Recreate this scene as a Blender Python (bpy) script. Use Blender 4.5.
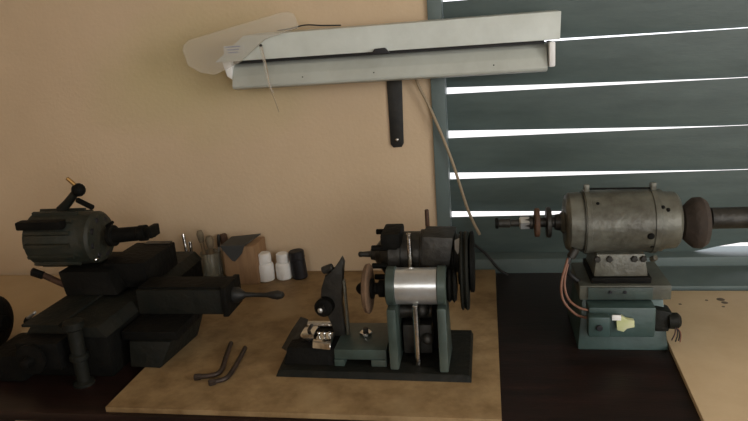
import bpy, bmesh, math, random
from mathutils import Vector, Matrix
random.seed(7)
for _o in list(bpy.data.objects): bpy.data.objects.remove(_o)
SC = bpy.context.scene; COL = SC.collection
V = Vector
# ------------------------------------------------------------------ camera
F = 651.5
CX = V((3674, -90, -F)).normalized()
CY = V((111, -185, F)); CY = (CY - CX * CX.dot(CY)).normalized()
CZ = CX.cross(CY)
if CZ.y > 0: CZ = -CZ
CAMZ = 1.55
cam = bpy.data.cameras.new('camera'); camo = bpy.data.objects.new('camera', cam); COL.objects.link(camo)
cam.sensor_width = 36; cam.lens = 36 * F / 748; cam.clip_start = .02
m = Matrix(((CX.x, -CX.y, -CX.z, 0), (CY.x, -CY.y, -CY.z, 0), (CZ.x, -CZ.y, -CZ.z, CAMZ), (0, 0, 0, 1)))
camo.matrix_world = m
SC.camera = camo
# ------------------------------------------------------------------ world, lights, exposure
w = bpy.data.worlds.new('daylight'); SC.world = w; w.use_nodes = True
w.node_tree.nodes['Background'].inputs[0].default_value = (.93, .93, 1, 1)
w.node_tree.nodes['Background'].inputs[1].default_value = 1.7
SC.view_settings.view_transform = 'Standard'; SC.view_settings.look = 'None'
SC.view_settings.gamma = 1; SC.view_settings.exposure = 0.44
SC.view_settings.use_curve_mapping = False
def area(name, loc, target, sx, sy, power, col):
    l = bpy.data.lights.new(name, 'AREA'); l.shape = 'RECTANGLE'; l.size = sx; l.size_y = sy; l.energy = power; l.color = col
    o = bpy.data.objects.new(name, l); COL.objects.link(o); o.location = loc
    o.rotation_euler = (V(target) - V(loc)).to_track_quat('-Z', 'Y').to_euler(); return o
# rear lamps: daylight from unseen openings; side lamp and its opening added for falloff
area('added_side_light', (2.17, -.1, 1.75), (.0, 1.7, 1.45), 1.1, 1.0, 20, (1, .97, .92))
area('doorway_daylight', (1.5, -1.97, 1.45), (.2, 1.9, 1.5), 1.1, 1.3, 10, (1, .97, .9))
area('window_daylight', (-.3, -1.97, 2.2), (-.1, 1.9, 2.1), .9, .6, 7, (1, .96, .9))

# ------------------------------------------------------------------ materials
def mat(name, c1, c2=None, rough=.6, metal=0, scale=12, bump=.0, bscale=60, detail=6, lo=.35, hi=.7, c3=None, stretch=None, spec=.5):
    M = bpy.data.materials.new(name); M.use_nodes = True; nt = M.node_tree; N = nt.nodes; L = nt.links
    b = N['Principled BSDF']; b.inputs['Roughness'].default_value = rough; b.inputs['Metallic'].default_value = metal
    b.inputs['Specular IOR Level'].default_value = spec
    b.inputs['Base Color'].default_value = (*c1, 1)
    tc = N.new('ShaderNodeTexCoord'); src = tc.outputs['Object']
    if stretch:
        mp = N.new('ShaderNodeMapping'); mp.inputs['Scale'].default_value = stretch; L.new(src, mp.inputs[0]); src = mp.outputs[0]
    if c2:
        n = N.new('ShaderNodeTexNoise'); n.inputs['Scale'].default_value = scale; n.inputs['Detail'].default_value = detail
        n.inputs['Roughness'].default_value = .65; L.new(src, n.inputs[0])
        r = N.new('ShaderNodeValToRGB'); r.color_ramp.elements[0].position = lo; r.color_ramp.elements[1].position = hi
        r.color_ramp.elements[0].color = (*c1, 1); r.color_ramp.elements[1].color = (*c2, 1)
        L.new(n.outputs[0], r.inputs[0]); out = r.outputs[0]
        if c3:
            n3 = N.new('ShaderNodeTexNoise'); n3.inputs['Scale'].default_value = scale * .35; n3.inputs['Detail'].default_value = 3; L.new(src, n3.inputs[0])
            r3 = N.new('ShaderNodeValToRGB'); r3.color_ramp.elements[0].position = .5; r3.color_ramp.elements[1].position = .72
            mx = N.new('ShaderNodeMix'); mx.data_type = 'RGBA'; L.new(n3.outputs[0], r3.inputs[0]); L.new(r3.outputs[0], mx.inputs[0])
            L.new(out, mx.inputs[6]); mx.inputs[7].default_value = (*c3, 1); out = mx.outputs[2]
        L.new(out, b.inputs['Base Color'])
    if bump:
        n2 = N.new('ShaderNodeTexNoise'); n2.inputs['Scale'].default_value = bscale; n2.inputs['Detail'].default_value = 4; L.new(src, n2.inputs[0])
        bp = N.new('ShaderNodeBump'); bp.inputs['Strength'].default_value = bump; bp.inputs['Distance'].default_value = .004
        L.new(n2.outputs[0], bp.inputs['Height']); L.new(bp.outputs[0], b.inputs['Normal'])
    return M
M = {}
M['wall'] = mat('cream_plaster', (.655, .51, .345), (.58, .445, .295), .85, 0, 2.2, .25, 90, lo=.35, hi=.75, spec=.2)
M['board'] = mat('plywood', (.33, .225, .11), (.17, .105, .045), .62, 0, 16, .15, 50, c3=(.38, .275, .145), spec=.3)
M['board2'] = mat('pale_plywood', (.70, .55, .35), (.60, .45, .27), .65, 0, 6, .1, 50, spec=.3)
M['board3'] = mat('faded_cream_board', (.58, .46, .30), (.50, .39, .25), .8, 0, 4, .1, 50, spec=.2)
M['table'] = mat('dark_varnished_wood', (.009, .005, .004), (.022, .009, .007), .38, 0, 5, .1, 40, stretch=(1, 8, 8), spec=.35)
M['floor'] = mat('concrete_floor', (.16, .14, .12), (.10, .09, .08), .8, 0, 4, .1)
M['ceil'] = mat('ceiling_paint', (.55, .5, .42), None, .9)
M['slat'] = mat('blue_grey_paint', (.090, .124, .116), (.062, .088, .083), .5, 0, 5, .12, 40, stretch=(1, 5, 5))
M['frame'] = mat('blue_grey_frame_paint', (.12, .162, .158), (.09, .125, .12), .5, 0, 6, .1)
M['white'] = mat('fixture_enamel', (.64, .69, .64), (.54, .58, .53), .4, 0, 9, .05)
M['inner'] = mat('fixture_reflector', (.50, .53, .48), (.42, .44, .39), .45, 0, 9, .05)
M['shadowgap'] = mat('gap_shade_black', (.012, .012, .012), None, .6)
M['bmetal'] = mat('blackened_steel', (.016, .017, .016), (.035, .033, .028), .5, .4, 20, .2)
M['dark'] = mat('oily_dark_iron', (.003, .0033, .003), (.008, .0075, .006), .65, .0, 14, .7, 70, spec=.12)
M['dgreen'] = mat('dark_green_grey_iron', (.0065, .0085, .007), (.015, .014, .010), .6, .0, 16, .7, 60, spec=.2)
M['dgrey'] = mat('worn_dark_grey_iron', (.05, .048, .042), (.02, .019, .016), .45, .5, 22, .4, 80)
M['teal'] = mat('worn_teal_paint', (.055, .085, .074), (.032, .040, .034), .42, .15, 14, .25, 60, c3=(.11, .14, .12))
M['teal2'] = mat('dark_teal_paint', (.045, .085, .078), (.03, .055, .05), .4, .1, 14, .2, 60)
M['grey'] = mat('grey_machine_paint', (.135, .137, .110), (.065, .060, .045), .36, .25, 24, .45, 60, c3=(.175, .178, .145))
M['silver'] = mat('polished_steel', (.66, .70, .72), (.50, .50, .47), .3, .75, 16, .1, 40)
M['chrome'] = mat('chrome', (.8, .8, .78), (.45, .44, .4), .15, 1, 25, .3, 90)
M['rust'] = mat('rusty_brown', (.11, .055, .03), (.05, .028, .018), .7, .2, 22, .5, 90)
M['brownwheel'] = mat('brown_felt', (.060, .045, .034), (.030, .023, .018), .9, 0, 20, .5, 90)
M['rust2'] = mat('brown_grit', (.17, .10, .055), (.09, .055, .03), .8, 0, 22, .5, 90)
M['grey2'] = mat('dirty_grey_green_iron', (.10, .105, .08), (.05, .05, .038), .5, .1, 16, .3, 50)
M['motorgreen'] = mat('mottled_green_black_paint', (.015, .020, .015), (.036, .032, .021), .55, 0, 22, .6, 70, spec=.3)
M['brass'] = mat('brass', (.45, .27, .09), (.25, .14, .05), .4, .8, 20, .1)
M['plast'] = mat('white_plastic', (.88, .89, .87), (.82, .82, .80), .4, 0, 20, .0)
M['bplast'] = mat('black_plastic', (.008, .008, .011), None, .55)
M['cart'] = mat('orange_brown_wood', (.33, .20, .10), (.24, .14, .07), .7, 0, 10, .15, 40, stretch=(6, 6, 1))
M['slate'] = mat('slate_grey_sheet', (.045, .048, .045), (.03, .032, .032), .6, 0, 12, .1)
M['cord'] = mat('beige_cord', (.33, .26, .17), None, .6)
M['wire'] = mat('orange_wire', (.19, .085, .05), None, .5)
M['dcord'] = mat('black_cord', (.01, .01, .01), None, .5)
M['yellow'] = mat('pale_yellow_plastic', (.55, .60, .28), (.62, .62, .45), .45, 0, 30)
M['blue'] = mat('blue_ink', (.12, .18, .42), None, .6)
M['paper'] = mat('label_paper', (.55, .58, .56), None, .6)
M['woodh'] = mat('worn_wooden_handle', (.22, .15, .075), (.12, .08, .04), .6, 0, 20)
M['bristle'] = mat('dusty_bristles', (.20, .16, .10), (.10, .08, .05), .9, 0, 60, .6, 200)
M['stain'] = mat('dark_stain', (.10, .075, .05), None, .8)
M['ground'] = mat('pale_ground', (.7, .68, .64), None, .9)
gl = bpy.data.materials.new('clear_plastic'); gl.use_nodes = True; M['clear'] = gl
_n = gl.node_tree.nodes; _b = _n['Principled BSDF']; _b.inputs['Base Color'].default_value = (.68, .64, .54, 1); _b.inputs['Roughness'].default_value = .35; _b.inputs['Alpha'].default_value = .26
gg = bpy.data.materials.new('dusty_glass'); gg.use_nodes = True; M['glass'] = gg
_b = gg.node_tree.nodes['Principled BSDF']; _b.inputs['Base Color'].default_value = (.30, .29, .22, 1); _b.inputs['Roughness'].default_value = .15; _b.inputs['Alpha'].default_value = .45

def wall_patch(m_):          # a soft yellowish patch on the plaster beside the light's cover
    nt = m_.node_tree; N = nt.nodes; L = nt.links; b = N['Principled BSDF']; old = b.inputs['Base Color'].links[0].from_socket
    tc = N.new('ShaderNodeTexCoord'); mp = N.new('ShaderNodeMapping'); mp.inputs['Location'].default_value = (1.35, 0, -4.7); mp.inputs['Scale'].default_value = (1.6, 0, 3.2)
    ln = N.new('ShaderNodeVectorMath'); ln.operation = 'LENGTH'; ns = N.new('ShaderNodeTexNoise'); ns.inputs['Scale'].default_value = 5
    ad = N.new('ShaderNodeMath'); ad.operation = 'MULTIPLY_ADD'; ad.inputs[1].default_value = .5
    rp = N.new('ShaderNodeMapRange'); rp.inputs[1].default_value = 1.0; rp.inputs[2].default_value = .45; rp.inputs[3].default_value = 0; rp.inputs[4].default_value = .8
    mx = N.new('ShaderNodeMix'); mx.data_type = 'RGBA'; mx.inputs[7].default_value = (.53, .45, .25, 1)
    L.new(tc.outputs['Object'], mp.inputs[0]); L.new(mp.outputs[0], ln.inputs[0]); L.new(tc.outputs['Object'], ns.inputs[0])
    L.new(ns.outputs[0], ad.inputs[0]); L.new(ln.outputs['Value'], ad.inputs[2]); L.new(ad.outputs[0], rp.inputs[0]); L.new(rp.outputs[0], mx.inputs[0])
    L.new(old, mx.inputs[6]); L.new(mx.outputs[2], b.inputs['Base Color'])
wall_patch(M['wall'])
# ------------------------------------------------------------------ mesh builder
class MB:
    def __init__(s): s.bm = bmesh.new()
    def _add(s, vs, fs):
        v = [s.bm.verts.new(p) for p in vs]; out = []
        for f in fs:
            try: out.append(s.bm.faces.new([v[i] for i in f]))
            except ValueError: pass
        return v, out
    def box(s, x0, x1, y0, y1, z0, z1, bev=.003, mx=None):
        P = [(x0, y0, z0), (x1, y0, z0), (x1, y1, z0), (x0, y1, z0), (x0, y0, z1), (x1, y0, z1), (x1, y1, z1), (x0, y1, z1)]
        if mx: P = [mx @ V(p) for p in P]
        v, f = s._add(P, [(0, 3, 2, 1), (4, 5, 6, 7), (0, 1, 5, 4), (1, 2, 6, 5), (2, 3, 7, 6), (3, 0, 4, 7)])
        if bev:
            es = {e for q in f for e in q.edges}
            bmesh.ops.bevel(s.bm, geom=list(es), offset=bev, segments=2, affect='EDGES', profile=.6, clamp_overlap=True)
        return s
    def hull(s, P, bev=0):          # eight corners: 4 bottom then 4 top, same order as box
        v, f = s._add(P, [(0, 3, 2, 1), (4, 5, 6, 7), (0, 1, 5, 4), (1, 2, 6, 5), (2, 3, 7, 6), (3, 0, 4, 7)])
        if bev:
            es = {e for q in f for e in q.edges}
            bmesh.ops.bevel(s.bm, geom=list(es), offset=bev, segments=2, affect='EDGES', profile=.6, clamp_overlap=True)
        return s
    def lathe(s, p0, ax, prof, seg=32):     # prof: (distance along axis, radius)
        a = V(ax).normalized(); u = a.orthogonal().normalized(); w_ = a.cross(u); p0 = V(p0); rings = []
        for t, r in prof:
            c = p0 + a * t
            if r < 1e-5: rings.append([s.bm.verts.new(c)])
            else: rings.append([s.bm.verts.new(c + (u * math.cos(k * 2 * math.pi / seg) + w_ * math.sin(k * 2 * math.pi / seg)) * r) for k in range(seg)])
        for A, B in zip(rings, rings[1:]):
            for k in range(seg):
                k2 = (k + 1) % seg
                if len(A) == 1 and len(B) == 1: continue
                if len(A) == 1: s.bm.faces.new((A[0], B[k2], B[k]))
                elif len(B) == 1: s.bm.faces.new((A[k], A[k2], B[0]))
                else: s.bm.faces.new((A[k], A[k2], B[k2], B[k]))
        if len(rings[0]) > 1: s.bm.faces.new(rings[0][::-1])
        if len(rings[-1]) > 1: s.bm.faces.new(rings[-1])
        return s
    def cyl(s, p0, p1, r, seg=24, b=.0015, r1=None):
        p0 = V(p0); p1 = V(p1); L = (p1 - p0).length; r1 = r if r1 is None else r1; b = min(b, r * .4, L * .4, r1 * .4)
        return s.lathe(p0, p1 - p0, [(0, r - b), (b, r), (L - b, r1), (L, r1 - b)], seg)
    def ball(s, c, r, n=10, seg=20, ax=(0, 0, 1), sq=1):
        a = V(ax).normalized()
        return s.lathe(V(c) - a * r * sq, a, [(r * sq * (1 - math.cos(math.pi * i / n)), r * math.sin(math.pi * i / n)) for i in range(n + 1)], seg)
    def tube(s, pts, r, seg=10, r1=None):
        pts = [V(p) for p in pts]; r1 = r if r1 is None else r1; rings = []; up = None
        for i, p in enumerate(pts):
            d = (pts[min(i + 1, len(pts) - 1)] - pts[max(i - 1, 0)]).normalized()
            if up is None: up = d.orthogonal().normalized()
            else: up = (up - d * up.dot(d)).normalized()
            w_ = d.cross(up); rr = r + (r1 - r) * i / (len(pts) - 1)
            rings.append([s.bm.verts.new(p + (up * math.cos(k * 2 * math.pi / seg) + w_ * math.sin(k * 2 * math.pi / seg)) * rr) for k in range(seg)])
        for A, B in zip(rings, rings[1:]):
            for k in range(seg): s.bm.faces.new((A[k], A[(k + 1) % seg], B[(k + 1) % seg], B[k]))
        s.bm.faces.new(rings[0][::-1]); s.bm.faces.new(rings[-1]); return s
    def prism(s, pts, d, bev=0):            # planar outline swept by vector d
        pts = [V(p) for p in pts]; d = V(d); n = len(pts)
        v, f = s._add(pts + [p + d for p in pts], [tuple(range(n))[::-1], tuple(range(n, 2 * n))] + [(i, (i + 1) % n, (i + 1) % n + n, i + n) for i in range(n)])
        if bev:
            es = {e for q in f for e in q.edges}
            bmesh.ops.bevel(s.bm, geom=list(es), offset=bev, segments=2, affect='EDGES', profile=.6, clamp_overlap=True)
        return s
    def build(s, name, material, parent=None, origin=None):
        bmesh.ops.recalc_face_normals(s.bm, faces=s.bm.faces[:])
        org = V(parent_loc(parent)) if parent else V(origin or (0, 0, 0))
        bmesh.ops.translate(s.bm, verts=s.bm.verts[:], vec=-org)
        for f in s.bm.faces: f.smooth = True
        for e in s.bm.edges:
            if len(e.link_faces) == 2 and e.calc_face_angle(0) > .6: e.smooth = False
        me = bpy.data.meshes.new(name); s.bm.to_mesh(me); s.bm.free(); me.materials.append(material)
        o = bpy.data.objects.new(name, me); COL.objects.link(o)
        if parent: o.parent = parent
        else: o.location = org
        return o
def parent_loc(o):
    p = V((0, 0, 0))
    while o: p += o.location; o = o.parent
    return p
def smoothpath(pts, n=8):
    pts = [V(p) for p in pts]; P = [pts[0]] + pts + [pts[-1]]; out = []
    for i in range(1, len(P) - 2):
        a, b, c, d = P[i - 1:i + 3]
        for k in range(n):
            t = k / n; out.append(.5 * ((2 * b) + (c - a) * t + (2 * a - 5 * b + 4 * c - d) * t * t + (3 * b - a - 3 * c + d) * t ** 3))
    return out + [pts[-1]]
def tag(o, label, cat, group=None):
    o['label'] = label; o['category'] = cat
    if group: o['group'] = group
    return o
def thing(name, loc, label, cat, group=None):
    o = bpy.data.objects.new(name, None); COL.objects.link(o); o.location = loc; o.empty_display_size = .05
    return tag(o, label, cat, group)
def struct(o): o['kind'] = 'structure'; return o

# ------------------------------------------------------------------ room shell
WY = 1.9; TT = .823; BT = .835
wm = MB()
WX0 = -.135                                   # left edge of the window opening
wm.box(-2.2, WX0, WY, WY + .12, 0, 2.7, 0); wm.box(WX0, 1.45, WY, WY + .12, 0, .815, 0)
wm.box(WX0, 1.45, WY, WY + .12, 2.12, 2.7, 0); wm.box(1.45, 2.2, WY, WY + .12, 0, 2.7, 0)
struct(wm.build('wall_back', M['wall']))
struct(MB().box(-2.32, -2.2, -2, WY + .12, 0, 2.7, 0).build('wall_left', M['wall']))
wr = MB(); wr.box(2.2, 2.32, -2, -.65, 0, 2.7, 0).box(2.2, 2.32, .45, WY + .12, 0, 2.7, 0).box(2.2, 2.32, -.65, .45, 0, 1.25, 0).box(2.2, 2.32, -.65, .45, 2.25, 2.7, 0)  # unseen opening added in this wall for the side lamp
struct(wr.build('wall_right', M['wall']))
fm = MB(); fm.box(-2.32, -.75, -2.12, -2, 0, 2.7, 0).box(-.75, .15, -2.12, -2, 0, 1.9, 0).box(-.75, .15, -2.12, -2, 2.5, 2.7, 0).box(.15, .95, -2.12, -2, 0, 2.7, 0).box(.95, 2.05, -2.12, -2, 2.4, 2.7, 0).box(2.05, 2.32, -2.12, -2, 0, 2.7, 0)
struct(fm.build('wall_front', M['wall']))
struct(MB().box(-2.32, 2.32, -2.12, WY + .12, -.1, 0, 0).build('floor', M['floor']))
struct(MB().box(-2.32, 2.32, -2.12, WY + .12, 2.7, 2.8, 0).build('ceiling', M['ceil']))
struct(MB().box(-12, 14, 2.3, 20, -.25, -.1, 0).build('ground', M['ground']))

# window: painted frame and seven-plus wooden louvre slats
win = bpy.data.objects.new('window_1', None); COL.objects.link(win); win.location = (.65, WY, .845); struct(win)
fr = MB()
fr.box(-.157, -.117, WY - .012, WY + .09, .845, 2.14, .003)
fr.box(1.42, 1.46, WY - .012, WY + .09, .845, 2.14, .003)
fr.box(-.117, 1.42, WY - .008, WY + .09, .815, .866, .003)
fr.box(-.117, 1.42, WY - .012, WY + .09, 2.10, 2.14, .003)
fr.build('window_frame', M['frame'], win)
MB().box(.30, 1.40, 1.735, 1.8895, .8235, .841, .004).build('window_sill', M['frame'], win)
tops = [.990, 1.109, 1.234, 1.364, 1.494, 1.622, 1.75, 1.878, 2.0, 2.11]
prev = .866
for i, T in enumerate(tops):
    gl_ = [.006, .020, .022, .024, .020, .010, .02, .02, .02, .01][i]; gr_ = [.004, .0032, .0032, .003, .003, .003, .002, .002, .002, .002][i]
    x0, x1 = -.1165, 1.4195; n = 24; b = MB(); th = .0035
    y_t = WY + .030
    rows = []
    for k in range(n + 1):
        t = k / n; x = x0 + (x1 - x0) * t
        e = max(0, 1 - t / .5) ** 1.1
        g = gr_ + (gl_ - gr_) * e + (.026 * min(1, max(0, (t - .46) / .07)) if i == 0 else 0)
        yb = y_t + .012 + .020 * e
        zb = prev + g - (.012 + .020 * e) * (CAMZ - prev) / 1.93
        A = V((x, y_t, T)); Bm = V((x, y_t + .30 * (yb - y_t) , T - .62 * (T - zb))); C = V((x, yb, zb)); dn = V((0, th, .001))
        rows.append([b.bm.verts.new(q) for q in (A, Bm, C, C + dn, Bm + dn, A + dn)])
    for A, B in zip(rows, rows[1:]):
        for k in range(6): b.bm.faces.new((A[k], A[(k + 1) % 6], B[(k + 1) % 6], B[k]))
    b.bm.faces.new(rows[0][::-1]); b.bm.faces.new(rows[-1])
    b.build('louvre_slat', M['slat'], win)
    prev = T

# ------------------------------------------------------------------ work table and boards
tb = thing('work_table', (-.1, 1.5, 0), 'long dark red-brown varnished wooden table against the cream wall and louvred window', 'table')
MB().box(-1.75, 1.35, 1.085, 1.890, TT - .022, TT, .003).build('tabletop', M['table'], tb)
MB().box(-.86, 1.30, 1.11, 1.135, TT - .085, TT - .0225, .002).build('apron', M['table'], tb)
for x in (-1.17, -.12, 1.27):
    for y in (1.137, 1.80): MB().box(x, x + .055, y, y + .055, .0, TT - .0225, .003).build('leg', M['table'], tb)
o = MB().box(-.804, .013, 1.095, 1.889, TT, BT, .0015).build('plywood_sheet', M['board'], None, (-.4, 1.5, TT))
tag(o, 'large square tan plywood sheet lying flat on the dark table under the middle machine', 'board')
pb = thing('plywood_offcut', (.7, 1.4, TT), 'pale cream plywood sheet on the table right of and behind the grey motor', 'board')
MB().hull([(.372, 1.11, TT), (.98, 1.13, TT), (1.0, 1.715, TT), (.405, 1.719, TT), (.372, 1.11, BT), (.98, 1.13, BT), (1.0, 1.715, BT), (.405, 1.719, BT)], .0012).build('sheet', M['board2'], pb)
for (x, y, r_) in ((.575, 1.66, .010), (.578, 1.640, .008), (.540, 1.655, .004), (.567, 1.615, .004), (.47, 1.63, .004)):
    MB().lathe((x, y, BT), (0, 0, 1), [(0, r_), (.0005, r_ * .9)], 14).build('stain', M['stain'], pb)
cs = MB().box(-1.74, -1.078, 1.335, 1.888, TT, TT + .006, .001).build('pale_board', M['board3'], None, (-1.4, 1.6, TT))
tag(cs, 'cream board lying on the table behind the left machine, shadowed against the wall', 'board')

# ------------------------------------------------------------------ wall things
fx = thing('fluorescent_light', (-.25, WY, 1.5), 'long pale grey-green double-channel fluorescent batten fixed high on the wall, overlapping the window', 'light fixture')
# upper housing: shallow trapezoid channel, cut slanting on the left
U = MB()
yb, yf = WY - .013, 1.765
U.hull([(-.745, yf, 1.503), (.187, yf, 1.503), (.187, yb, 1.500), (-.745, yb, 1.500), (-.655, yf + .004, 1.569), (.190, yf + .004, 1.572), (.190, yb, 1.577), (-.655, yb, 1.575)], .002)
U.build('upper_channel', M['white'], fx)
Lw = MB()
prof = [(1.812, 1.494), (1.798, 1.484), (1.782, 1.460), (1.772, 1.434), (1.775, 1.427), (1.81, 1.421), (1.86, 1.44), (1.875, 1.494)]
Lw.prism([(-.705, y, z) for y, z in prof], (.862, 0, 0), .0015)
Lw.build('lower_reflector', M['inner'], fx)
MB().box(-.70, .15, 1.79, 1.87, 1.4945, 1.5025, 0).build('shadow_gap_strip', M['shadowgap'], fx)  # black strip standing in for the shade between the two channels
MB().box(.160, .176, 1.765, 1.875, 1.435, 1.499, .005).build('end_cap', M['plast'], fx)
MB().hull([(-.722, 1.785, 1.462), (-.7055, 1.785, 1.450), (-.7055, 1.86, 1.450), (-.722, 1.86, 1.462), (-.732, 1.785, 1.502), (-.7055, 1.785, 1.502), (-.7055, 1.86, 1.502), (-.732, 1.86, 1.502)], .003).build('end_cap', M['plast'], fx)
cl = MB(); cl.prism([(-.302, 1.755, 1.496), (-.290, 1.755, 1.511), (-.262, 1.755, 1.512), (-.250, 1.755, 1.497)], (0, .011, 0), .001)
cl.build('clip', M['bplast'], fx)
# blue printed sticker
lb = MB().box(-.713, -.655, 1.7618, 1.7645, 1.520, 1.546, .0005).build('sticker', M['paper'], fx)
s_ = MB()
for j, (a, b_) in enumerate(((-.706, -.664), (-.702, -.668), (-.700, -.672))): s_.box(a, b_, 1.7608, 1.7617, 1.5405 - j * .0075, 1.5435 - j * .0075, 0)
s_.build('blue_print', M['blue'], lb)
for x in (-.3, .02, -.5): MB().ball((x, 1.7780, 1.447), .003, 6, 10, (0, 1, 0), .4).build('screw', M['bmetal'], fx)
# thin wire on top
o = MB().tube(smoothpath([(-.57, 1.82, 1.577), (-.53, 1.80, 1.579), (-.49, 1.82, 1.586), (-.45, 1.85, 1.582), (-.40, 1.87, 1.579)]), .0020, 8).build('wire', M['dcord'], fx)
# translucent strip tied round the channel, its brown end hanging
sp = thing('plastic_tie', (-.6, 1.755, 1.43), 'translucent plastic tie hanging from the left end of the fluorescent light', 'tie')
MB().tube(smoothpath([(-.600, 1.748, 1.537), (-.594, 1.745, 1.50), (-.590, 1.745, 1.46), (-.585, 1.748, 1.425), (-.580, 1.752, 1.412)]), .0045, 8, .003).build('strip', M['clear'], sp)
MB().tube(smoothpath([(-.598, 1.748, 1.540), (-.588, 1.745, 1.475), (-.588, 1.749, 1.43), (-.578, 1.752, 1.39), (-.570, 1.752, 1.358)]), .0014, 8).build('tail', M['cord'], sp)
MB().ball((-.600, 1.748, 1.540), .0045, 6, 12).build('knot', M['dgrey'], sp)
# translucent diffuser cover behind the left end
cv = MB(); outl = [(-.830, 1.540), (-.826, 1.555), (-.807, 1.569), (-.535, 1.6215), (-.515, 1.622), (-.501, 1.615), (-.492, 1.585), (-.495, 1.577), (-.590, 1.557), (-.665, 1.500), (-.745, 1.470), (-.786, 1.478), (-.820, 1.50)]
cv.prism([(x, 1.7535, z) for x, z in outl], (0, .006, 0), .002)
tag(cv.build('plastic_cover', M['clear'], None, (-.68, 1.757, 1.55)), 'translucent rounded plastic light cover tilted over the left end of the fluorescent light', 'light cover')
# black bar
hb = thing('steel_bar', (-.263, 1.897, 1.42), 'flat black steel bar with rounded end hanging on the wall below the light', 'bar')
bx_ = [(-.284, 1.50), (-.237, 1.50), (-.2445, 1.232), (-.251, 1.221), (-.276, 1.220), (-.284, 1.230)]
MB().prism([(x, 1.894, z) for x, z in bx_], (0, .005, 0), .0015).build('bar', M['bmetal'], hb)
MB().ball((-.264, 1.8935, 1.243), .0055, 6, 14, (0, 1, 0), .5).build('screw', M['chrome'], hb)
# cord
o = MB().tube(smoothpath([(-.197, 1.86, 1.432), (-.190, 1.872, 1.40), (-.157, 1.874, 1.325), (-.106, 1.872, 1.185), (-.062, 1.866, 1.03), (-.030, 1.862, .955)]), .0042, 10)
tag(o.build('hanging_cord', M['cord'], None, (-.19, 1.87, 1.43)), 'beige electric cord hanging diagonally from the light past the window jamb', 'cord')
dc = MB().tube(smoothpath([(-.085, 1.80, .982), (-.066, 1.83, .955), (-.045, 1.84, .93), (-.015, 1.85, .90), (.012, 1.855, .862), (.03, 1.86, .84), (.05, 1.86, .829)]), .0042, 10)
tag(dc.build('power_cable', M['dcord'], None, (.03, 1.86, .829)), 'black power cable curling behind the middle machine towards the window sill', 'cable')
# ------------------------------------------------------------------ small things by the wall
def bottle(name, x, y, col, label, lean=0, full=False, s=1.0):
    t = thing(name, (x, y, BT), label, 'bottle', 'bottles against the wall')
    if not full:
        MB().lathe((x, y, BT), (0, 0, 1), [(0, .021 * s), (.003, .0245 * s), (.046 * s, .0245 * s), (.051 * s, .022 * s), (.054 * s, .017 * s)], 28).build('body', col, t)
        MB().lathe((x, y, BT), (0, 0, 1), [(.0545 * s, .018 * s), (.055 * s, .0195 * s), (.080 * s, .0190 * s), (.083 * s, .016 * s)], 28).build('cap', col, t)
    else:
        MB().lathe((x, y, BT), (0, 0, 1), [(0, .021), (.003, .0235), (.062, .0235), (.0635, .022)], 28).build('body', col, t)
        MB().lathe((x, y, BT), (0, 0, 1), [(.064, .0225), (.065, .0245), (.086, .0240), (.089, .021)], 28).build('cap', col, t)
    t.rotation_euler = (0, lean, 0)
    return t
bottle('plastic_bottle', -.688, 1.815, M['plast'], 'white plastic bottle nearest the wooden block, left of the three', 0, False, 1.07)
bottle('plastic_bottle', -.634, 1.828, M['plast'], 'white plastic bottle standing in the middle between a white and a black bottle', 0, False, 1.0)
bottle('plastic_bottle', -.584, 1.832, M['bplast'], 'black plastic bottle beside the two white ones', -.07, True)

o = MB().box(-.803, -.700, 1.775, 1.875, BT, .958, .003).build('wooden_block', M['cart'], None, (-.76, 1.82, BT))
tag(o, 'orange-brown wooden block standing on the plywood against the wall', 'block')
sh = MB()
A_, B_, C_, D_ = (-.806, 1.768, .960), (-.795, 1.838, .968), (-.700, 1.842, .975), (-.728, 1.768, .962)
sh.prism([A_, D_, C_, B_], (0, 0, .003), 0)
sh.prism([(-.806, 1.768, .963), (-.728, 1.768, .965), (-.738, 1.765, .940), (-.762, 1.762, .915), (-.770, 1.762, .917), (-.797, 1.765, .950)], (0, .003, 0), 0)
tag(sh.build('folded_sheet', M['slate'], None, (-.76, 1.82, .97)), 'dark slate-grey folded sheet with a pointed flap draped over the wooden block', 'sheet')

# jar with tools
jx, jy = -.872, 1.835
jr = MB().lathe((jx, jy, TT), (0, 0, 1), [(0, .029), (.004, .033), (.095, .033), (.10, .031), (.098, .029), (.006, .029), (.005, 0)], 28)
tag(jr.build('glass_jar', M['glass'], None, (jx, jy, BT)), 'dusty glass jar of tools standing between the left machine and the wooden block', 'jar')
def stick(name, p0, p1, r, mt, label, cat, tip=None, tl=.035):
    p0 = V(p0); p1 = V(p1); d = (p1 - p0).normalized(); t = thing(name, p0, label, cat, 'brushes and tools in the glass jar')
    MB().cyl(p0, p1, r).build('handle', mt, t)
    if tip: MB().lathe(p1, d, [(.0002, r * 1.2), (.008, r * 1.5), (tl * .7, r * 1.9), (tl, r * 1.2)], 16).build('head', tip, t)
stick('paint_brush', (jx - .014, jy, BT + .008), (jx - .028, jy + .01, BT + .115), .006, M['woodh'], 'wooden brush with dusty rounded bristles on the left in the glass jar', 'brush', M['bristle'], .04)
stick('paint_brush', (jx + .01, jy - .01, BT + .008), (jx + .006, jy - .005, BT + .10), .007, M['woodh'], 'short brush with brown bristles in the middle of the glass jar', 'brush', M['bristle'], .04)
stick('screwdriver', (jx + .018, jy + .008, BT + .008), (jx + .026, jy + .012, BT + .10), .003, M['silver'], 'screwdriver standing tip down with dark handle in the glass jar', 'screwdriver', M['dgrey'], .04)
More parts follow.
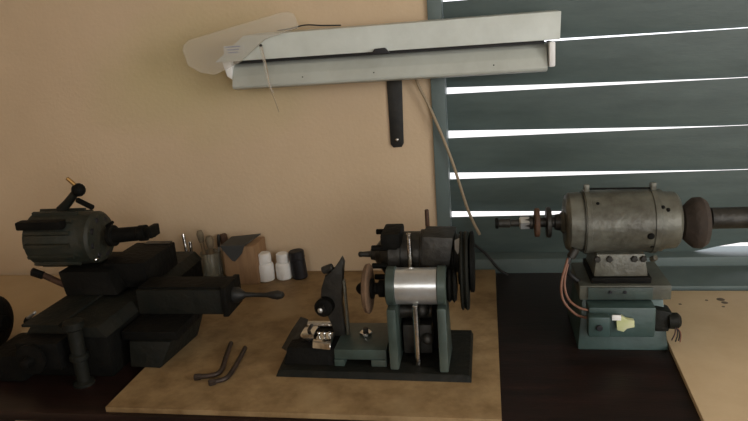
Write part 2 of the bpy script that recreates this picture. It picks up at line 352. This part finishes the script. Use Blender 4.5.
# leather roll right of the jar
o = MB().lathe((-.822, 1.868, TT), (-.10, 0, 1), [(0, .012), (.003, .014), (.10, .013), (.145, .012), (.148, .009)], 20)
tag(o.build('wooden_mallet_handle', M['rust'], None, (-.822, 1.868, TT)), 'tapering dark brown wooden handle leaning between the jar and the wooden block', 'handle')
for (x, y, zt, dx, lab) in ((-.937, 1.79, .992, -.022, 'bright steel rod leaning leftmost, behind the left machine slide'), (-.918, 1.785, .968, -.006, 'shorter bright steel rod between the leaning rod and the glass jar')):
    o = MB().cyl((x - dx * .6, y, TT), (x + dx * .2, y + .02, zt), .0055).build('steel_rod', M['chrome'], None, (x - dx * .6, y, TT)); tag(o, lab, 'rod', 'steel rods behind the left machine')

# two bent wrenches
M['wrench'] = mat('brown_tarnished_steel', (.055, .036, .026), (.022, .016, .013), .5, .3, 30, .3)
def wrench(pts, label, mt, r=.0055):
    t = thing('bent_wrench', pts[0], label, 'wrench', 'bent wrenches on the plywood')
    MB().tube(smoothpath(pts, 6), r, 12).build('bar', mt, t)
    e = V(pts[-1]); d = (V(pts[-1]) - V(pts[-2])).normalized()
    MB().cyl(e + d * .0003, e + d * .016, r * 1.35, 6).build('hex_end', mt, t)
zz = BT + .0075
wrench([(-.633, 1.375, zz), (-.617, 1.30, zz), (-.605, 1.245, zz), (-.613, 1.222, zz), (-.640, 1.214, zz)], 'dark bent hexagon wrench on the plywood, the left one of the pair', M['wrench'])
wrench([(-.588, 1.352, zz), (-.581, 1.29, zz), (-.577, 1.228, zz), (-.583, 1.205, zz), (-.598, 1.195, zz)], 'dark bent hexagon wrench on the plywood, the right one of the pair', M['wrench'])

# ------------------------------------------------------------------ left machine: dark tool grinder
lm = thing('tool_grinder', (-.97, 1.5, TT), 'dark oily cross-slide grinding machine with a motor on top at the left of the table', 'machine')
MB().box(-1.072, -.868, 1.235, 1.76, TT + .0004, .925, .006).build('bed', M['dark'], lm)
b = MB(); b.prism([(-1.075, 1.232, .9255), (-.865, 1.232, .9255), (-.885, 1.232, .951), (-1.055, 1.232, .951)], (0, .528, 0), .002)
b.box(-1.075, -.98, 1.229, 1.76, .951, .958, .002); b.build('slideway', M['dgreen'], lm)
# upright back block the pale-edged plate
MB().box(-.99, -.873, 1.45, 1.625, .9585, 1.026, .004).build('back_block', M['dark'], lm)
MB().box(-.955, -.880, 1.60, 1.625, 1.0265, 1.029, .001).build('top_plate', M['dgrey'], lm)
# column and motor cradle
MB().hull([(-1.075, 1.40, .9585), (-.93, 1.40, .9585), (-.93, 1.60, .9585), (-1.075, 1.60, .9585), (-1.10, 1.42, 1.015), (-.96, 1.42, 1.015), (-.96, 1.58, 1.015), (-1.10, 1.58, 1.015)], .004).build('motor_cradle', M['dark'], lm)
mc = V((0, 1.50, 1.083)); R = .071
mo = MB(); mo.lathe((-1.210, mc.y, mc.z), (1, 0, 0), [(0, .045), (.006, .056), (.018, .064), (.020, R), (.160, R), (.163, .069), (.192, .069), (.199, .063), (.205, .030)], 40)
motor_l = mo.build('motor', M['motorgreen'], lm)
fin = MB()
for k in range(14):
    a = k * 2 * math.pi / 14; c, s = math.cos(a), math.sin(a)
    u = V((0, c, s)); v_ = V((0, -s, c)); p = mc + u * (R + .0035)
    P = []
    for x0 in (-1.186, -1.055):
        for (du, dv) in ((-.005, -.006), (-.005, .006), (.0035, .004), (.0035, -.004)): P.append(V((x0, 0, 0)) + p + u * du + v_ * dv)
    fin.hull([P[0], P[4], P[5], P[1], P[3], P[7], P[6], P[2]], 0)
fin.build('cooling_fins', M['motorgreen'], motor_l)
for k in range(8):
    a = k * 2 * math.pi / 8 + .2
    MB().cyl((-1.013, mc.y + .048 * math.cos(a), mc.z + .048 * math.sin(a)), (-1.007, mc.y + .047 * math.cos(a), mc.z + .047 * math.sin(a)), .0085, 12, .001).build('vent_hole', M['bplast'], motor_l)
MB().ball((-1.008, 1.455, 1.035), .005, 6, 12, (1, -.6, 0), .6).build('bolt', M['chrome'], motor_l)
MB().box(-1.20, -1.07, 1.425, 1.455, 1.125, 1.148, .006).build('terminal_cover', M['dark'], lm)
sf = MB(); sf.lathe((-.985, mc.y, mc.z + .002), (1, -.02, .075), [(0, .028), (.012, .028), (.014, .020), (.085, .019), (.087, .021), (.105, .021), (.107, .014), (.128, .014), (.13, .010)], 28)
sf.build('spindle', M['dark'], lm)
MB().box(-.868, -.853, 1.475, 1.52, 1.083, 1.112, .003).build('collar', M['dark'], lm)
MB().cyl((-.985, 1.49, 1.115), (-.955, 1.475, 1.13), .004).build('lever', M['dark'], lm)
# lifting arm with brass pin
MB().tube([(-1.115, 1.5, 1.158), (-1.09, 1.5, 1.178), (-1.062, 1.5, 1.205)], .013, 12, .010).build('arm', M['dgreen'], lm)
kn = MB().ball((-1.052, 1.5, 1.212), .018, 8, 18).build('knob', M['dark'], lm)
MB().cyl((-1.056, 1.497, 1.225), (-1.072, 1.490, 1.247), .005).build('brass_pin', M['brass'], kn)
MB().cyl((-1.055, 1.49, 1.188), (-1.01, 1.485, 1.167), .007).build('bracket', M['dark'], lm)
# slanting stay rod on the left
rd = MB().tube([(-1.205, 1.46, 1.005), (-1.18, 1.46, .994), (-1.135, 1.46, .972), (-1.070, 1.46, .942)], .0085, 12).build('stay_rod', M['rust'], lm)
MB().cyl((-1.200, 1.452, 1.004), (-1.172, 1.456, .992), .011, 10).build('nut', M['dark'], rd)
# cross slide to the right with crank handle
MB().box(-.8645, -.642, 1.375, 1.462, .918, .982, .004).build('cross_slide', M['dgreen'], lm)
MB().box(-.86, -.63, 1.383, 1.454, .9825, .9875, .001).box(-.6415, -.627, 1.37, 1.468, .914, .988, .003).build('slide_cover', M['dark'], lm)
MB().box(-.86, -.72, 1.28, 1.45, .8955, .9175, .003).build('saddle', M['dark'], lm)
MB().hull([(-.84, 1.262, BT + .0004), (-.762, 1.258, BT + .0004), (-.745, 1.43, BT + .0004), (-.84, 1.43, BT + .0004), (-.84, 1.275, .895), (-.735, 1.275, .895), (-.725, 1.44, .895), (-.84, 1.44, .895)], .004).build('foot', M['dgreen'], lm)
cr = MB(); cr.lathe((-.6265, 1.418, .952), (1, -.06, .02), [(0, .020), (.010, .020), (.022, .012), (.03, .007), (.06, .0055), (.085, .006), (.10, .0095), (.115, .0115), (.127, .008), (.131, .003)], 20)
cr.build('crank_handle', M['bmetal'], lm)
# front column, apron, small hand wheel
fc = MB(); fc.lathe((-.925, 1.205, TT + .0004), (.02, 0, 1), [(0, .024), (.006, .024), (.010, .015), (.06, .015), (.064, .021), (.075, .021), (.078, .016), (.135, .016), (.14, .022), (.155, .022), (.158, .014)], 24)
fc.build('front_column', M['dgreen'], lm)
MB().box(-1.06, -.955, 1.180, 1.2345, .87, .935, .004).build('apron', M['dark'], lm)
hw = MB(); hw.lathe((-1.02, 1.179, .90), (0, -1, 0), [(0, .03), (.003, .036), (.010, .036), (.012, .012), (.03, .010), (.032, .006)], 28); hw.build('hand_wheel', M['dark'], lm)
MB().cyl((-1.125, 1.31, .935), (-1.09, 1.30, .957), .004).build('pin', M['silver'], lm)
MB().cyl((-1.13, 1.31, .932), (-1.073, 1.315, .910), .010).build('side_shaft', M['dark'], lm)
MB().box(-1.17, -1.073, 1.20, 1.33, TT + .0004, .892, .012).build('side_casting', M['dark'], lm)

# dark rounded machine at the far left
fl = thing('pedestal_grinder', (-1.34, 1.38, TT), 'very dark rounded machine on the table cut off by the left edge of the photo', 'machine')
MB().lathe((-1.34, 1.36, .900), (1, 0, 0), [(0, .04), (.01, .066), (.075, .070), (.085, .055), (.09, .02), (.11, .018)], 32).build('drum', M['dark'], fl)
MB().hull([(-1.46, 1.20, TT), (-1.28, 1.20, TT), (-1.28, 1.33, TT), (-1.46, 1.33, TT), (-1.44, 1.30, .88), (-1.30, 1.30, .88), (-1.30, 1.34, .88), (-1.44, 1.34, .88)], .006).build('stand', M['dark'], fl)
MB().lathe((-1.545, 1.36, .900), (1, 0, 0), [(0, .05), (.01, .058), (.19, .058), (.20, .045)], 32).build('motor', M['dark'], fl)

# ------------------------------------------------------------------ middle machine: teal drill / valve grinder
cm = thing('valve_grinder', (-.25, 1.3, BT), 'teal and dark iron grinding machine on a flat base in the middle of the plywood', 'machine')
MB().hull([(-.474, 1.232, BT), (-.045, 1.224, BT), (-.045, 1.45, BT), (-.488, 1.45, BT), (-.468, 1.240, BT + .014), (-.05, 1.233, BT + .014), (-.05, 1.445, BT + .014), (-.482, 1.445, BT + .014)], .002).build('base_plate', M['dgreen'], cm)
z0 = BT + .0145
MB().hull([(-.462, 1.26, z0), (-.345, 1.26, z0), (-.345, 1.40, z0), (-.462, 1.40, z0), (-.455, 1.275, .885), (-.345, 1.275, .885), (-.345, 1.39, .885), (-.455, 1.39, .885)], .003).build('left_bed', M['dark'], cm)
# teal slide with dark recess
ts = MB(); ts.box(-.3445, -.228, 1.262, 1.40, z0 + .014, .888, .003).box(-.3445, -.322, 1.258, 1.40, z0, z0 + .016, .002).box(-.262, -.228, 1.258, 1.40, z0, z0 + .016, .002)
tsl = ts.build('teal_slide', M['teal'], cm)
MB().cyl((-.285, 1.335, .8885), (-.285, 1.335, .896), .014).build('clamp_bolt', M['chrome'], tsl)
MB().cyl((-.285, 1.335, .8965), (-.285, 1.335, .906), .007, 6).build('nut', M['dgrey'], tsl)
# chromed vice jaws on the left
vj = MB(); vj.box(-.43, -.398, 1.30, 1.345, .8855, .905, .003).box(-.392, -.353, 1.283, 1.325, .8855, .900, .004)
vj.cyl((-.43, 1.365, .898), (-.365, 1.365, .898), .009)
vj.hull([(-.395, 1.27, .886), (-.352, 1.262, .886), (-.352, 1.283, .886), (-.395, 1.283, .886), (-.395, 1.276, .899), (-.352, 1.268, .899), (-.352, 1.283, .903), (-.395, 1.283, .903)], .002)
for k in range(3): vj.cyl((-.388 + k * .013, 1.305, .9005), (-.386 + k * .013, 1.300, .911), .004)
vj.build('vice', M['chrome'], cm)
MB().cyl((-.415, 1.32, .9055), (-.40, 1.30, .928), .004).build('vice_screw', M['dgrey'], cm)
# left lever plate
lv = MB(); lv.prism([(-.478, 1.30, .870), (-.458, 1.28, .872), (-.444, 1.35, .900), (-.440, 1.37, .912), (-.449, 1.375, .914), (-.464, 1.34, .894)], (.012, 0, -.003), .001)
lv.build('end_lever', M['dgrey'], cm)
# tilted dresser arm
Y1 = 1.33
da = MB(); da.prism([(-.356, Y1, .886), (-.333, Y1, .886), (-.335, Y1, .97), (-.331, Y1, 1.03), (-.322, Y1, 1.062), (-.327, Y1, 1.077), (-.345, Y1, 1.046), (-.367, Y1, 1.035), (-.378, Y1, 1.005), (-.384, Y1, .972), (-.370, Y1, .948)], (0, .022, 0), .003)
dao = da.build('dresser_arm', M['dgrey'], cm)
MB().lathe((-.371, Y1 - .0002, .964), (-.05, -1, .1), [(0, .021), (.022, .021), (.026, .017), (.027, .009), (.034, .009), (.036, .006)], 24).build('hub', M['dark'], dao)
MB().ball((-.375, Y1 - .038, .967), .006, 6, 12, (0, 1, 0), .6).build('bolt', M['silver'], dao)
MB().cyl((-.374, Y1 + .01, 1.043), (-.350, Y1 + .01, 1.052), .009).build('pivot', M['dgrey'], dao)
MB().box(-.3285, -.3235, Y1 + .002, Y1 + .016, .8885, 1.022, .001).build('guide_strip', M['grey'], cm)
# wheel on spindle
wz, wy = 1.014, 1.305
MB().lathe((-.276, wy, wz), (1, 0, 0), [(0, .020), (.003, .046), (.006, .053), (.013, .055), (.016, .052), (.017, .020)], 44).build('grinding_wheel', M['rust2'], cm)
MB().lathe((-.292, wy, wz), (1, 0, 0), [(0, .004), (.004, .010), (.0138, .016)], 20).build('wheel_nut', M['dark'], cm)
MB().lathe((-.2588, wy, wz), (1, 0, 0), [(0, .022), (.006, .022), (.008, .013), (.016, .013), (.018, .019), (.030, .019), (.032, .015), (.036, .015)], 28).build('spindle', M['dark'], cm)
# frame uprights and head cylinder
hy, hz = 1.295, 1.024
fr = MB()
fr.box(-.219, -.199, 1.245, 1.345, z0, .99, .005)
fr.lathe((-.221, hy, hz), (1, 0, 0), [(0, .040), (.002, .043), (.018, .043), (.020, .040)], 36)
fr.build('left_upright', M['teal'], cm)
fr = MB()
fr.hull([(-.112, 1.238, z0), (-.093, 1.238, z0), (-.090, 1.345, z0), (-.112, 1.345, z0), (-.113, 1.25, .99), (-.094, 1.25, .99), (-.094, 1.34, .99), (-.113, 1.34, .99)], .004)
fr.lathe((-.113, hy, hz), (1, 0, 0), [(0, .040), (.002, .043), (.018, .043), (.020, .040)], 36)
fr.build('right_upright', M['teal'], cm)
MB().lathe((-.2005, hy, hz), (1, 0, 0), [(0, .0395), (.087, .0395)], 48).build('head_cylinder', M['silver'], cm)
MB().box(-.2035, -.1185, 1.345, 1.36, z0, .985, .003).build('back_web', M['dark'], cm)
ca = MB(); ca.box(-.195, -.13, 1.30, 1.343, .86, .93, .006); ca.lathe((-.20, 1.32, .955), (1, 0, 0), [(0, .016), (.07, .016)], 20); ca.ball((-.15, 1.30, .965), .016, 8, 16); ca.ball((-.14, 1.295, .90), .013, 8, 16)
ca.build('inner_casting', M['dgrey'], cm)
MB().cyl((-.160, 1.270, z0), (-.160, 1.270, .990), .0068).build('chrome_rod', M['chrome'], cm)
MB().cyl((-.174, 1.340, 1.04), (-.174, 1.340, 1.128), .0055).build('chrome_rod', M['chrome'], cm)
MB().cyl((-.143, 1.45, 1.10), (-.143, 1.45, 1.150), .005).build('rusty_bolt', M['rust'], cm)
# upper motor, behind the head
umy, umz = 1.415, 1.055
um = MB(); um.lathe((-.262, umy, umz), (1, 0, 0), [(0, .020), (.010, .032), (.022, .048), (.034, .054), (.036, .058), (.062, .058), (.064, .052), (.105, .052), (.107, .056), (.18, .056), (.182, .046), (.20, .040), (.204, .02)], 40)
umo = um.build('upper_motor', M['dgrey'], cm)
MB().box(-.240, -.196, 1.352, 1.44, 1.088, 1.122, .006).build('junction_box', M['dark'], umo)
for (dy, dz) in ((-.045, .03), (-.052, -.01), (-.03, -.045), (.03, .045)): MB().cyl((-.264, umy + dy, umz + dz), (-.205, umy + dy, umz + dz), .0065).build('through_bolt', M['dark'], umo)
MB().lathe((-.262, umy, umz), (-1, 0, 0), [(0, .016), (.012, .013), (.014, .0075), (.034, .006), (.036, .007), (.041, .006), (.043, .003)], 20).build('pointed_shaft', M['dgrey'], umo)
MB().hull([(-.152, 1.335, 1.055), (-.088, 1.335, 1.046), (-.086, 1.40, 1.046), (-.152, 1.40, 1.055), (-.147, 1.345, 1.118), (-.078, 1.345, 1.114), (-.072, 1.41, 1.122), (-.143, 1.41, 1.124)], .006).build('capacitor_box', M['dgrey'], cm)
MB().cyl((-.0975, 1.325, 1.032), (-.0905, 1.332, 1.032), .005).build('cable_gland', M['bplast'], cm)
# pulleys and belt at right
MB().lathe((-.0925, hy, hz), (1, 0, 0), [(0, .030), (.005, .036), (.010, .030), (.015, .036), (.020, .030), (.022, .012)], 32).build('small_pulley', M['dark'], cm)
MB().lathe((-.066, 1.36, 1.034), (1, 0, 0), [(0, .02), (.001, .084), (.004, .088), (.008, .083), (.014, .088), (.018, .084), (.019, .02)], 48).build('large_pulley', M['dgreen'], cm)
MB().lathe((-.0700, 1.345, 1.034), (1, 0, 0), [(0, .026), (.0035, .026)], 24).build('pulley_hub', M['dark'], cm)
MB().lathe((-.0465, 1.372, 1.050), (1, 0, 0), [(0, .02), (.001, .064), (.003, .068), (.009, .068), (.011, .064), (.012, .02)], 44).build('belt_guard', M['dark'], cm)
MB().prism([(-.076, 1.345, 1.108), (-.066, 1.345, 1.112), (-.062, 1.345, 1.092), (-.070, 1.345, 1.076), (-.076, 1.345, 1.088)], (0, .004, 0), 0).build('metal_tab', M['silver'], cm)

# ------------------------------------------------------------------ right machine: grey buffing motor on teal pedestal
rm = thing('buffing_motor', (.30, 1.5, TT), 'grey cylindrical buffing motor with a brown wheel on a teal pedestal by the window', 'machine')
cy_, cz_ = 1.50, 1.098; Rr = .072
body = MB().lathe((.210, cy_, cz_), (1, 0, 0), [(0, Rr), (.158, Rr)], 56).build('motor_body', M['grey'], rm)
MB().lathe((.368, cy_, cz_), (1, 0, 0), [(.0005, Rr - .001), (.010, Rr - .001), (.0105, Rr - .006), (.040, Rr - .008), (.046, Rr - .013), (.049, Rr - .022), (.050, .025), (.055, .022)], 56).build('end_bell', M['grey'], rm)
MB().lathe((.2095, cy_, cz_), (-1, 0, 0), [(0, Rr - .006), (.004, Rr - .006), (.0045, Rr - .003), (.030, Rr - .004), (.037, Rr - .010), (.040, Rr - .020), (.041, .028), (.048, .022)], 56).build('end_bell', M['grey'], rm)
for x in (.2125, .355):
    sb = MB().lathe((x, cy_, cz_), (1, 0, 0), [(0, Rr + .0004), (.0005, Rr + .0025), (.0105, Rr + .0025), (.011, Rr + .0004)], 56).build('clamp_band', M['grey'] , rm)
    MB().box(x, x + .011, cy_ - .012, cy_ - .004, cz_ + Rr + .001, cz_ + Rr + .018, .002).box(x, x + .011, cy_ + .004, cy_ + .010, cz_ + Rr + .001, cz_ + Rr + .014, .002).build('lug', M['grey'], sb)
MB().cyl((.2245, cy_ - .006, cz_ + Rr + .007), (.3545, cy_ - .006, cz_ + Rr + .005), .0022).build('tie_rod', M['dark'], rm)
ang = math.radians(-12)
MB().cyl((.345, cy_ - math.cos(ang) * (Rr - .001), cz_ + math.sin(ang) * Rr), (.345, cy_ - math.cos(ang) * (Rr + .003), cz_ + math.sin(ang) * (Rr + .003)), .0075).build('oil_plug', M['dark'], body)
for (x, a) in ((.385, 35), (.375, 40), (.2405, 50), (.355, -38)):
    a = math.radians(a); rr_ = Rr - .002
    MB().ball((x - .004, cy_ - math.cos(a) * rr_, cz_ + math.sin(a) * rr_), .0045, 6, 10).build('screw', M['dark'], body)
# left spindle with flanges
sp_ = MB(); sp_.lathe((.161, cy_, cz_), (-1, 0, 0), [(0, .020), (.012, .018), (.014, .012), (.060, .011), (.062, .015), (.090, .014), (.092, .009), (.112, .008), (.114, .011), (.14, .010), (.142, .006)], 24)
sp_.build('spindle', M['dgrey'], rm)
for x, r in ((.102, .034), (.128, .036)):
    MB().lathe((x, cy_, cz_), (1, 0, 0), [(0, .012), (.001, r - .002), (.003, r), (.010, r), (.012, r - .002), (.013, .012)], 36).build('flange', M['dgrey'] if x > .11 else M['rust'], rm)
MB().lathe((.068, cy_, cz_), (1, 0, 0), [(0, .012), (.003, .0165), (.022, .0165), (.026, .012)], 6).build('nut', M['silver'], rm)
MB().cyl((.0125, cy_, cz_), (.02, cy_, cz_ + .0), .013).build('end_stop', M['dark'], rm)
# right brown wheel and shaft
MB().lathe((.424, cy_, cz_ - .008), (1, 0, 0), [(0, .020), (.003, .036), (.010, .043), (.018, .051), (.026, .057), (.040, .058), (.050, .052), (.054, .040), (.053, .02)], 48).build('buffing_wheel', M['brownwheel'], rm)
MB().lathe((.4775, cy_, cz_ + .002), (1, 0, 0), [(0, .018), (.006, .018), (.008, .024), (.09, .024), (.092, .020), (.15, .019), (.152, .012)], 28).build('shaft', M['dgrey'], rm)
# foot bracket and pedestal
MB().hull([(.228, 1.44, .985), (.345, 1.44, .985), (.345, 1.56, .985), (.228, 1.56, .985), (.235, 1.445, 1.037), (.338, 1.445, 1.037), (.338, 1.555, 1.037), (.235, 1.555, 1.037)], .004).build('foot_bracket', M['grey'], rm)
for x in (.236, .262, .315, .334): MB().cyl((x, 1.438, 1.026), (x, 1.449, 1.026), .0075, 6).build('bolt', M['dgrey'], rm)
MB().cyl((.352, 1.45, 1.022), (.360, 1.44, 1.030), .007, 8).build('oil_cup', M['grey'], rm)
MB().box(.222, .352, 1.435, 1.57, .970, .9845, .003).build('packing_plate', M['dark'], rm)
bp_ = MB().box(.196, .392, 1.425, 1.58, .935, .9695, .003).build('bed_plate', M['grey2'], rm)
MB().box(.214, .352, 1.4205, 1.4245, .938, .966, .001).build('name_strip', M['teal'], rm)
for x in (.262, .293): MB().cyl((x, 1.4175, .956), (x, 1.420, .956), .004, 12).build('screw_hole', M['bplast'], rm)
MB().hull([(.19, 1.40, TT), (.385, 1.40, TT), (.385, 1.60, TT), (.19, 1.60, TT), (.203, 1.432, .9345), (.378, 1.432, .9345), (.378, 1.58, .9345), (.203, 1.58, .9345)], .005).build('pedestal', M['teal2'], rm)
sbx = MB().hull([(.213, 1.378, .866), (.350, 1.378, .866), (.350, 1.432, .866), (.213, 1.432, .866), (.210, 1.385, .934), (.352, 1.385, .934), (.352, 1.432, .934), (.210, 1.432, .934)], .005).build('switch_box', M['teal2'], rm)
MB().box(.205, .252, 1.352, 1.3775, .878, .926, .006).build('switch', M['teal2'], sbx)
MB().cyl((.228, 1.3515, .902), (.228, 1.346, .902), .007).build('push_button', M['bplast'], sbx)
yc = MB().prism([(.266, 1.366, .912), (.278, 1.366, .922), (.286, 1.366, .914), (.303, 1.366, .912), (.304, 1.366, .896), (.288, 1.366, .894), (.282, 1.366, .885), (.268, 1.366, .889)], (0, .0115, 0), .001)
yc.build('terminal_block', M['yellow'], sbx)
MB().box(.256, .275, 1.362, 1.3655, .914, .926, .001).build('plug', M['plast'], sbx)
MB().hull([(.353, 1.40, .868), (.385, 1.40, .868), (.39, 1.45, .868), (.353, 1.45, .868), (.353, 1.405, .922), (.392, 1.405, .914), (.392, 1.45, .914), (.353, 1.45, .922)], .008).lathe((.383, 1.41, .892), (1, 0, 0), [(0, .018), (.020, .018), (.026, .012)], 20).build('cable_box', M['dgreen'], rm)
for k in range(5):
    dx = random.uniform(-.006, .012)
    MB().tube(smoothpath([(.395, 1.40, .885), (.400 + dx, 1.392, .872), (.396 + dx * 1.6, 1.39, .855 + random.uniform(-.006, .006))]), .0014, 6).build('frayed_wire', M['wire'] if k % 2 else M['bplast'], rm)
for k, pts in enumerate([[(.172, 1.44, 1.03), (.155, 1.41, .985), (.158, 1.40, .945), (.185, 1.39, .915), (.2165, 1.392, .905)],
                         [(.176, 1.445, 1.03), (.162, 1.415, .985), (.168, 1.40, .950), (.190, 1.39, .932), (.2145, 1.392, .924)]]):
    MB().tube(smoothpath(pts), .0028, 8).build('orange_wire', M['wire'], rm)
MB().tube(smoothpath([(.185, 1.45, 1.045), (.172, 1.44, 1.02), (.176, 1.45, .99), (.20, 1.46, .965)]), .006, 10).build('black_lead', M['dcord'], rm)
MB().cyl((.178, 1.445, 1.03), (.190, 1.449, 1.05), .010, 12).build('cable_entry', M['dgrey'], rm)
